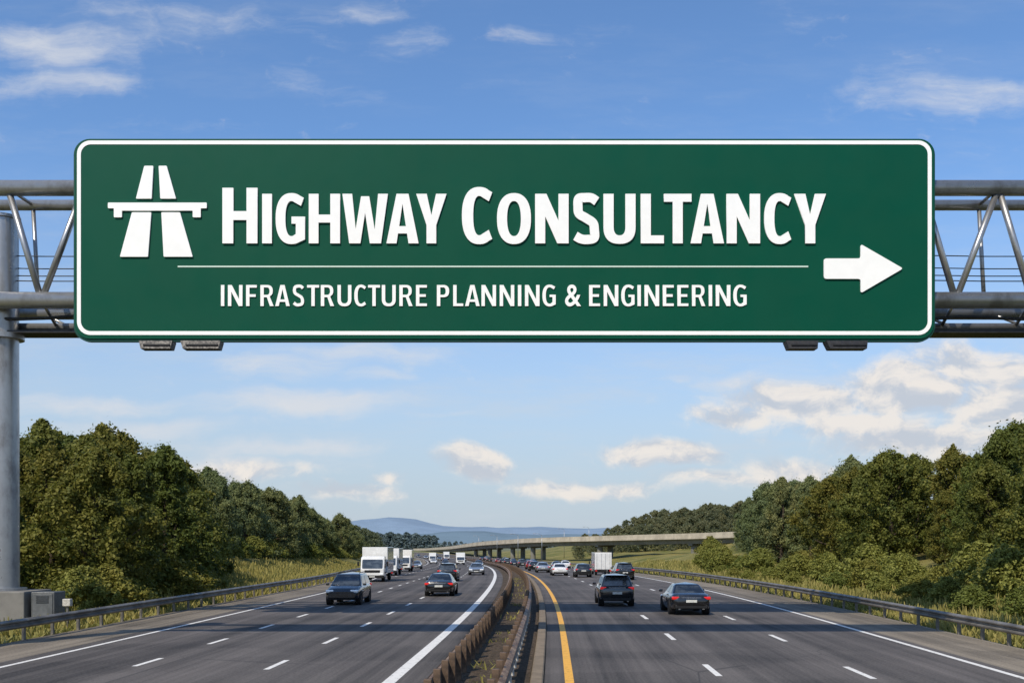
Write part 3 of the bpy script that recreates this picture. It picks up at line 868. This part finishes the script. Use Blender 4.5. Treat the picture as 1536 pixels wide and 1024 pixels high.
KINDS = {
 'sedan': dict(st=[(-2.36,.46,.78,.68),(-2.28,.33,.93,.82),(-2.0,.25,1.00,.90),(-1.3,.22,.99,.925),(0,.2,.955,.93),(1.0,.22,.93,.92),(1.6,.24,.86,.905),(2.1,.28,.74,.84),(2.34,.4,.62,.66)],
    gh=(-1.86,-.90,.18,1.20,.93,1.42,.85,.58), tl=.80, hl=.66, L=2.34, wr=.325, ax=(-1.40,1.42)),
 'suv': dict(st=[(-2.26,.50,.95,.74),(-2.20,.38,1.06,.86),(-1.95,.32,1.10,.92),(-1.2,.28,1.09,.94),(0,.27,1.07,.945),(1.0,.28,1.05,.935),(1.6,.30,1.00,.92),(2.1,.34,.88,.86),(2.32,.46,.74,.70)],
    gh=(-2.12,-1.74,.25,1.15,1.03,1.66,.87,.66), tl=.98, hl=.80, L=2.24, wr=.36, ax=(-1.36,1.42)),
 'minivan': dict(st=[(-2.26,.45,.95,.76),(-2.20,.33,1.04,.86),(-1.9,.27,1.08,.92),(-1.2,.24,1.08,.935),(0,.23,1.06,.94),(1.0,.24,1.04,.93),(1.6,.26,.99,.91),(2.1,.30,.87,.86),(2.32,.42,.72,.74)],
    gh=(-2.14,-1.85,.25,1.28,1.01,1.66,.88,.65), tl=.98, hl=.76, L=2.24, wr=.35, ax=(-1.36,1.45)),
 'hatchback': dict(st=[(-2.0,.45,.85,.70),(-1.94,.32,.96,.81),(-1.7,.25,1.0,.87),(-1.0,.22,.99,.885),(0,.21,.965,.89),(1.0,.23,.93,.88),(1.5,.25,.86,.86),(1.85,.3,.74,.78),(2.0,.4,.62,.64)],
    gh=(-1.86,-1.40,.15,1.05,.93,1.46,.82,.60), tl=.86, hl=.68, L=1.98, wr=.31, ax=(-1.20,1.22)),
}
def quad_panel(name, q, offs, mat, parent, rnd=.10):
    q = [Vector(v) for v in q]; nrm = (q[1]-q[0]).cross(q[3]-q[0]).normalized()
    f = lambda u, v: (q[0]*(1-u)+q[1]*u)*(1-v)+(q[3]*(1-u)+q[2]*u)*v
    wd = ((q[1]-q[0]).length+(q[2]-q[3]).length)/2; ht = ((q[3]-q[0]).length+(q[2]-q[1]).length)/2
    ru, rv = min(.3, rnd/wd), min(.4, rnd/ht); O = []
    for (cu_, cv_, a0) in ((1-ru,1-rv,0),(ru,1-rv,90),(ru,rv,180),(1-ru,rv,270)):
        for i in range(4):
            a = rad(a0+30*i); O.append((cu_+ru*math.cos(a), cv_+rv*math.sin(a)))
    n = len(O)
    V = [f(u, v)+nrm*offs for u, v in O]+[f(u, v)-nrm*.02 for u, v in O]
    F = [tuple(range(n)), tuple(range(2*n-1, n-1, -1))]+[(k, n+k, n+(k+1) % n, (k+1) % n) for k in range(n)]
    return mk(name, V, F, mat, parent)
def lerp4(q, a, b, c, d):
    q = [Vector(v) for v in q]
    f = lambda u, v: (q[0]*(1-u)+q[1]*u)*(1-v)+(q[3]*(1-u)+q[2]*u)*v
    return [f(a, b), f(c, b), f(c, d), f(a, d)]
def wheel(parent, x, y, r, w=.22):
    sd = 1 if x > 0 else -1
    e = bpy.data.objects.new('wheel', None); e.empty_display_size = .2; e.location = (x, y, r); link(e, parent)
    prof = [(.0,r*.60),(.0,r*.62),(-.0,r*.9),(-.03,r),(-w+.03,r),(-w,r*.9),(-w,r*.5)]
    V = []; F = []; n = 24; m = len(prof)
    for a, rr in prof:
        for k in range(n):
            t = 2*math.pi*k/n; V.append((sd*a, rr*math.cos(t), rr*math.sin(t)))
    for j in range(m-1):
        for k in range(n): F.append((j*n+k, j*n+(k+1) % n, (j+1)*n+(k+1) % n, (j+1)*n+k))
    F.append(tuple((m-1)*n+k for k in range(n)))
    b = len(V)
    for k in range(n):
        t = 2*math.pi*k/n; V.append((-sd*.06, r*.6*math.cos(t), r*.6*math.sin(t)))
    for k in range(n): F.append((k, (k+1) % n, b+(k+1) % n, b+k))
    F.append(tuple(b+k for k in range(n)))
    mk('tyre', V, F, M_TYRE, e)
    V = []; N_ = 20
    for k in range(N_):
        t = 2*math.pi*k/N_; rr = r*.62 if (k % 4) in (0, 1) else r*.26
        V.append((-sd*.02, rr*math.cos(t), rr*math.sin(t)))
    V += [(-sd*.05, v[1], v[2]) for v in V]
    F = [tuple(range(N_)), tuple(range(2*N_-1, N_-1, -1))]+[(k, (k+1) % N_, N_+(k+1) % N_, N_+k) for k in range(N_)]
    mk('rim', V, F, M_RIM, e)
def build_car(kind, pnt, label, loc, rz, cat='car'):
    K = KINDS[kind]; e = root('car' if kind != 'minivan' else 'minivan', loc, label, cat, None, rz)
    bm = bmesh.new(); loft(bm, K['st'])
    yrb, yrt, yft, yfb, zb, zt, hb, ht = K['gh']
    b0 = [(-hb,yrb,zb-.08),(hb,yrb,zb-.08),(hb,yfb,zb-.08),(-hb,yfb,zb-.08)]
    t0 = [(-ht,yrt,zt-.04),(ht,yrt,zt-.04),(ht,yft,zt-.04),(-ht,yft,zt-.04)]
    bv = [bm.verts.new(v) for v in b0]; tv = [bm.verts.new(v) for v in t0]
    cc = bm.verts.new((0,(yrt+yft)/2,zt+.05))
    for k in range(4): bm.faces.new((bv[k], bv[(k+1) % 4], tv[(k+1) % 4], tv[k]))
    for k in range(4): bm.faces.new((tv[k], tv[(k+1) % 4], cc))
    ed = [bm.edges.get((tv[k], tv[(k+1) % 4])) for k in range(4)]+[bm.edges.get((bv[k], tv[k])) for k in range(4)]
    bmesh.ops.bevel(bm, geom=ed, offset=.085, segments=4, affect='EDGES', profile=.5)
    bmesh.ops.recalc_face_normals(bm, faces=bm.faces)
    body = bm_obj('body', bm, pnt, e, smooth=True)
    body.modifiers.new('split', 'EDGE_SPLIT').split_angle = rad(42)
    T = [Vector(v) for v in t0]; B = [Vector(b0[k])+(T[k]-Vector(b0[k]))*(.08/(T[k].z-b0[k][2])) for k in range(4)]
    quad_panel('rear_window', lerp4([B[0],B[1],T[1],T[0]], .07,.10,.93,.86), .012, M_GLASS, e)
    quad_panel('windshield', lerp4([B[2],B[3],T[3],T[2]], .05,.06,.95,.88), .012, M_GLASS, e)
    for q in ([B[1],B[2],T[2],T[1]], [B[3],B[0],T[0],T[3]]):
        quad_panel('side_window', lerp4(q, .10,.12,.47,.84), .012, M_GLASS, e)
        quad_panel('side_window', lerp4(q, .50,.12,.88,.84), .012, M_GLASS, e)
    L = K['L']; ax = K['ax']; hw = .93 if kind != 'hatchback' else .885; wr = K['wr']
    for s in (-1, 1):
        box('tail_light', (s*(hw-.21), -L+.11, K['tl']), (.34,.20,.14), M_TAIL, e, .04, 3)
        box('headlight', (s*(hw-.27), L-.16 if kind != 'minivan' else L-.13, K['hl']), (.42,.32,.16), M_HEAD, e, .05, 3)
        bm = bmesh.new(); box_bm(bm, (s*(hw+.09), yfb-.32, zb+.08), (.18,.12,.13), .035); bm_obj('mirror', bm, pnt, e)
        for yy in ax:
            V, F = tube_geo([(s*(hw-.28),yy,wr+.02),(s*(hw+.004),yy,wr+.02)], [wr+.06]*2, 24)
            mk('wheel_arch', V, F, M_TRIM, e)
            wheel(e, s*(hw+.012), yy, wr)
        for yy in (-.55, .45): box('door_handle', (s*(hw+.0), yy, zb-.10), (.03,.16,.03), M_CHROME, e, .008, 1)
        box('exhaust', (s*.55, -L+.08, .30), (.12,.16,.06), M_CHROME, e, .02, 1)
    box('rear_bumper', (0,-L+.09,.40), (1.50,.20,.20), M_TRIM, e, .05)
    box('front_bumper', (0,L-.12,.38), (1.46,.24,.18), M_TRIM, e, .05)
    box('grille', (0,L-.05,.60), (.80,.12,.16), M_TRIM, e, .03)
    box('grille_bar', (0,L+.02,.64), (.70,.02,.035), M_CHROME, e, .005, 1)
    box('number_plate', (0,-L-.03,.66 if kind == 'sedan' else .72), (.50,.03,.12), M_PLATE, e, .005, 1)
    box('number_plate', (0,L+.03,.46), (.50,.03,.11), M_PLATE, e, .005, 1)
    box('trim_strip', (0,-L-.01,K['tl']+.02), (.9,.04,.025), M_CHROME, e, .008, 1)
    if kind in ('suv', 'minivan'):
        for s in (-1, 1): tube('roof_rail', [(s*(ht-.06),yrt+.1,zt+.0),(s*(ht-.05),yrt+.25,zt+.05),(s*(ht-.05),yft-.25,zt+.05),(s*(ht-.06),yft-.1,zt)], .022, M_TRIM, e, 6)
        box('spoiler', (0,yrt-.06,zt-.03), (ht*1.7,.22,.04), pnt, e, .015)
    return e
def build_truck(pnt, label, loc, rz, sc=1.0):
    e = root('truck', loc, label, 'truck', None, rz); e.scale = (sc,)*3
    prof = [(3.22,.45),(3.30,.62),(3.28,1.18),(2.98,2.10),(2.80,2.28),(2.5,2.34),(1.60,2.34),(1.60,.45)]
    bm = bmesh.new()
    a = [bm.verts.new((-1.06,y,z)) for y, z in prof]; b = [bm.verts.new((1.06,y,z)) for y, z in prof]; n = len(prof)
    bm.faces.new(a); bm.faces.new(b[::-1])
    for k in range(n): bm.faces.new((a[k], b[k], b[(k+1) % n], a[(k+1) % n]))
    bmesh.ops.recalc_face_normals(bm, faces=bm.faces)
    bmesh.ops.bevel(bm, geom=[q for q in bm.edges if len(q.link_faces) == 2 and q.calc_face_angle(0) > .9], offset=.06, segments=2, affect='EDGES')
    bm_obj('cab', bm, pnt, e)
    bm = bmesh.new(); box_bm(bm, (0,-.95,1.98), (2.34,4.75,2.35), .03, 1)
    for k in range(-1, 2, 2): box_bm(bm, (k*1.15,-.95,.83), (.06,4.72,.09))
    bm_obj('cargo_box', bm, pnt, e)
    fr = [(1.06,3.28,1.18),(-1.06,3.28,1.18),(-1.06,2.98,2.10),(1.06,2.98,2.10)]
    quad_panel('windshield', lerp4(fr, .06,.05,.94,.94), .012, M_GLASS, e)
    for s in (-1, 1):
        q = [(s*1.06,1.85,1.28),(s*1.06,2.95,1.28),(s*1.06,2.72,2.05),(s*1.06,1.85,2.05)]
        if s < 0: q = [q[1], q[0], q[3], q[2]]
        quad_panel('side_window', q, .012, M_GLASS, e)
        box('headlight', (s*.82,3.27,.72), (.32,.12,.17), M_HEAD, e, .03)
        box('tail_light', (s*.98,-3.30,.66), (.26,.08,.13), M_TAIL, e, .02)
        bm = bmesh.new(); box_bm(bm, (s*1.32,2.95,1.65), (.16,.10,.42), .03); box_bm(bm, (s*1.17,2.93,1.82), (.26,.03,.03)); bm_obj('mirror', bm, M_TRIM, e)
        for yy in (2.45, -2.0): wheel(e, s*1.04, yy, .42, .28)
        box('mudguard', (s*.95,2.45,.86), (.26,1.05,.10), M_TRIM, e, .02, 1)
    box('grille', (0,3.29,.98), (1.4,.06,.22), M_TRIM, e, .02)
    box('front_bumper', (0,3.27,.50), (2.14,.22,.26), M_TRIM, e, .05)
    box('number_plate', (0,3.39,.50), (.5,.02,.11), M_PLATE, e)
    box('chassis', (0,-.4,.66), (.9,5.9,.20), M_TRIM, e)
    box('rear_bumper', (0,-3.27,.50), (2.1,.14,.14), M_TRIM, e, .02)
    box('rear_door', (-.57,-3.332,1.98), (1.08,.03,2.2), pnt, e, .01, 1); box('rear_door', (.57,-3.332,1.98), (1.08,.03,2.2), pnt, e, .01, 1)
    for x_ in (-.28, .28, -.9, .9): box('door_bar', (x_,-3.36,1.98), (.03,.03,2.1), M_RIM, e)
    return e
def place(u, y, away=True):
    return (cx(y)+u, y, zp(y)+.004), (-math.atan(hd(y)) + (0 if away else math.pi))
def put(kind, pnt, u, y, away, label, cat='car', sc=1.0):
    if cat in ('car', 'minivan'):
        loc, rz = place(u, y+KINDS[kind]['L'])
        return build_car(kind, pnt, label, loc, rz if away else rz+math.pi, cat)
    loc, rz = place(u, y+3.3); return build_truck(pnt, label, loc, rz if away else rz+math.pi, sc)
put('sedan', P_BLACK, 8.2, 45.9, True, 'black sedan with red tail lights driving away on grey asphalt')
put('suv', P_GREY, 5.28, 52.2, True, 'dark grey sport utility car driving away beside the median')
put('minivan', P_BLUE, -9.4, 53.4, False, 'dark slate minivan with headlights facing, in the middle lanes', 'minivan')
put('sedan', P_BLACK, -5.05, 62.6, True, 'black car with red tail lights in the lane by the median')
put('suv', P_BLACK, -6.5, 91, True, 'dark car travelling in the middle lane')
put('sedan', P_SILVER, -4.5, 118, False, 'silver-blue car near the curve of the motorway')
put('x', P_WHITE, -13.2, 90, False, 'white box truck with dark windscreen leading a line of trucks', 'truck')
put('x', P_WHITE, -14.6, 114, False, 'white box truck following another along the outer lane', 'truck')
put('x', P_CREAM, -15.3, 142, False, 'white box truck third in a line of trucks', 'truck')
put('x', P_WHITE, 10.4, 116, True, 'white box truck seen from behind with closed rear doors', 'truck', .85)
put('suv', P_BLACK, 10.4, 96, True, 'black car driving away behind the white box truck')
put('hatchback', P_GREY, 7.2, 106, True, 'dark grey hatchback among distant traffic')
put('sedan', P_WHITE, 5.2, 114, True, 'white car among distant traffic near the median')
put('sedan', P_SILVER, 4.3, 134, True, 'silver car among distant traffic near the median')
def joined(e):
    bpy.context.view_layer.update(); dg = bpy.context.evaluated_depsgraph_get()
    inv = e.matrix_world.inverted(); V = []; F = []; MI = []; ms = []
    for c in e.children_recursive:
        if c.type != 'MESH': continue
        M = inv @ c.matrix_world; me = c.evaluated_get(dg).to_mesh(); o = len(V)
        m = c.data.materials[0]
        if m not in ms: ms.append(m)
        V += [tuple(M @ v.co) for v in me.vertices]
        for p in me.polygons: F.append(tuple(i+o for i in p.vertices)); MI.append(ms.index(m))
    me = bpy.data.meshes.new('distant_vehicle'); me.from_pydata(V, [], F)
    for m in ms: me.materials.append(m)
    me.polygons.foreach_set('material_index', MI); me.update()
    for c in list(e.children_recursive): bpy.data.objects.remove(c)
    bpy.data.objects.remove(e); return me
FAR = {}
def far(kind, pname, pnt, u, y, away):
    key = (kind, pname)
    if key not in FAR:
        e = build_truck(pnt, 't', (0,0,0), 0) if kind == 'truck' else build_car(kind, pnt, 't', (0,0,0), 0)
        FAR[key] = joined(e)
    loc, rz = place(u, y); o = bpy.data.objects.new('truck' if kind == 'truck' else 'car', FAR[key])
    o.location = loc; o.rotation_euler = (0,0,rz if away else rz+math.pi)
    tag(o, pname+(' box truck' if kind == 'truck' else ' '+kind.replace('suv','sport utility car'))+' in distant motorway traffic', 'truck' if kind == 'truck' else 'car', 'distant motorway traffic')
    link(o)
cols = [('white', P_WHITE), ('black', P_BLACK), ('silver', P_SILVER), ('dark grey', P_GREY), ('blue', P_BLUE), ('red', P_RED)]
pat = [(0,'sedan'),(1,'hatchback'),(2,'sedan'),(3,'suv'),(1,'sedan'),(3,'suv'),(1,'hatchback'),(5,'hatchback'),(3,'sedan'),(4,'sedan')]
k = 0; y = 150
while y < 400:
    u = (4.1, 7.8, 4.1, 11.4, 4.1, 7.8)[k % 6]+R.uniform(-.3, .3)
    c, kd = pat[(k*3+1) % 10]; far(kd, cols[c][0], cols[c][1], u, y, True)
    y += R.uniform(9, 17) if y < 300 else R.uniform(12, 24); k += 1
y = 175; k = 0
while y < 520:
    u = (-15.2, -4.1, -11.6, -7.9, -15.2, -11.6)[k % 6]+R.uniform(-.3, .3)
    if k in (3, 6, 9): far('truck', 'white', P_WHITE, u, y, False)
    else:
        c, kd = pat[(k*7+2) % 10]; far(kd, cols[c][0], cols[c][1], u, y, False)
    y += R.uniform(20, 34); k += 1

# ------------------------------------------------------------------ world
SUNV = Vector((-.48, -.88, 0)).normalized(); EL = rad(48)
world = bpy.data.worlds.new('World'); scene.world = world; world.use_nodes = True
n = N(world.node_tree)
out = n.n('ShaderNodeOutputWorld'); bg = n.n('ShaderNodeBackground')
sky = n.n('ShaderNodeTexSky', sky_type='NISHITA', sun_disc=False, sun_elevation=EL, sun_rotation=math.atan2(SUNV.x, SUNV.y), altitude=200.0, air_density=1.0, dust_density=1.0, ozone_density=2.0)
g = n.n('ShaderNodeTexCoord').outputs['Generated']
sep = n.n('ShaderNodeSeparateXYZ', inp={0: g})
X, Y, Z = sep.outputs
Yp = n.m('MAXIMUM', n.m('ABSOLUTE', Y), .15)
uu = n.m('DIVIDE', X, Yp); vv = n.m('DIVIDE', Z, Yp)
uv = n.n('ShaderNodeCombineXYZ', inp={0: uu, 1: vv, 2: 0.0}).outputs[0]
wn = n.n('ShaderNodeTexNoise', inp={'Vector': uv, 'Scale': 9.0, 'Detail': 4}).outputs['Color']
wc = n.v('SUBTRACT', wn, (.5,.5,.5))
uvw = n.v('ADD', uv, n.v('MULTIPLY', wc, (.10,.05,0)))
def ell(lst, vec):
    acc = None
    for (px, py, rx, ry, st) in lst:
        c = ((px-768)/1493, (812-py)/1493, 0)
        d = n.v('LENGTH', n.v('MULTIPLY', n.v('SUBTRACT', vec, c), (1493/rx, 1493/ry, 0)))
        f = n.mr(d, 0, 1.45, st, 0)
        acc = f if acc is None else n.m('MAXIMUM', acc, f)
    return acc
cum = [(1345,590,150,54,1.3),(1220,608,170,42,1.25),(1110,622,120,28,1.0),(1460,550,130,54,1.1),(1500,612,140,62,1.15),(1000,683,110,26,1.2),(710,695,64,30,1.3),(1385,668,200,38,1.15),
       (820,730,100,20,.85),(940,730,90,18,.85),(530,733,110,20,.85),(1070,716,140,22,.9),(600,712,50,14,.75),(1190,703,150,30,1.0),(330,705,170,26,.85),(1290,640,180,32,1.0)]
wis = [(70,65,170,38,1.0),(95,122,150,30,.95),(250,28,210,32,.85),(440,120,60,22,.5),(785,58,50,18,.8),(610,50,70,24,.6),(1440,150,190,38,1.1),(1110,572,110,16,1.0),
       (440,608,190,25,1.4),(140,605,200,22,1.25),(210,640,200,20,1.1),(410,670,200,18,1.25),(430,553,130,28,1.2),(560,566,90,16,1.1),(520,530,190,24,1.1),(1015,568,40,10,.8),(1290,100,80,14,.4),(520,15,180,22,.7),(650,626,70,8,.7),(330,690,240,24,1.0),(1250,585,260,36,.8)]
ec = ell(cum, uvw)
def fbm(vec): return n.noise(n.mapping(vec, (1,1.6,1), (3.1,1.7,0)), 15, 10, .60)
f1 = fbm(uvw); f2 = fbm(n.v('ADD', uvw, (-.006,.013,0)))
d1 = n.m('ADD', n.m('MULTIPLY', ec, .60), n.m('MULTIPLY', n.m('SUBTRACT', f1, .5), 1.20))
am = n.mr(d1, .14, .58)
lit = n.mr(n.m('SUBTRACT', f1, f2), -.12, .10)
ew = ell(wis, uvw)
fw = n.noise(n.mapping(n.v('ADD', uv, n.v('MULTIPLY', wc, (.14,.035,0))), (1,3.4,1)), 8, 10, .66)
dw = n.m('ADD', n.m('MULTIPLY', ew, .55), n.m('MULTIPLY', n.m('SUBTRACT', fw, .5), 1.5))
aw = n.mr(dw, .08, .95, 0, .85)
veil = n.mr(n.noise(n.mapping(uv, (1,4.5,1), (5,2,0)), 4, 8, .65), .44, .76, 0, .50)
veil = n.m('MULTIPLY', veil, n.mr(Z, .42, .08, .20, 1))
base = n.mix(1.0, sky.outputs[0], (1.18,1.50,1.80), 'MULTIPLY')
hz = n.mr(Z, -.02, .37, .92, 0)
base = n.mix(hz, base, (5.0,5.75,6.6))
c1 = n.mix(veil, base, (6.1,6.6,7.2))
c1 = n.mix(aw, c1, (7.1,7.3,7.7))
cc = n.mix(lit, (5.5,5.9,6.6), (8.8,8.2,7.6))
c1 = n.mix(n.m('MULTIPLY', am, .90), c1, cc)
n.t.links.new(c1, bg.inputs[0]); bg.inputs[1].default_value = .1
n.t.links.new(bg.outputs[0], out.inputs[0])

sd = bpy.data.lights.new('sun', 'SUN'); sd.energy = 4.4; sd.angle = rad(.5); sd.color = (1, .90, .75)
so = bpy.data.objects.new('sun', sd); COL.objects.link(so)
sv = Vector((SUNV.x*math.cos(EL), SUNV.y*math.cos(EL), math.sin(EL)))
so.rotation_euler = (-sv).to_track_quat('-Z', 'Y').to_euler()
so.location = (-60,-60,80)

cd = bpy.data.cameras.new('camera'); cd.sensor_width = 36; cd.lens = 35; cd.shift_y = 300/1536
cd.clip_start = .1; cd.clip_end = 20000
co = bpy.data.objects.new('camera', cd); COL.objects.link(co)
co.location = (0,0,3.4); co.rotation_euler = (rad(90),0,0)
scene.camera = co
scene.view_settings.view_transform = 'Standard'; scene.view_settings.look = 'None'; scene.view_settings.exposure = 0
print('trees', ntree)
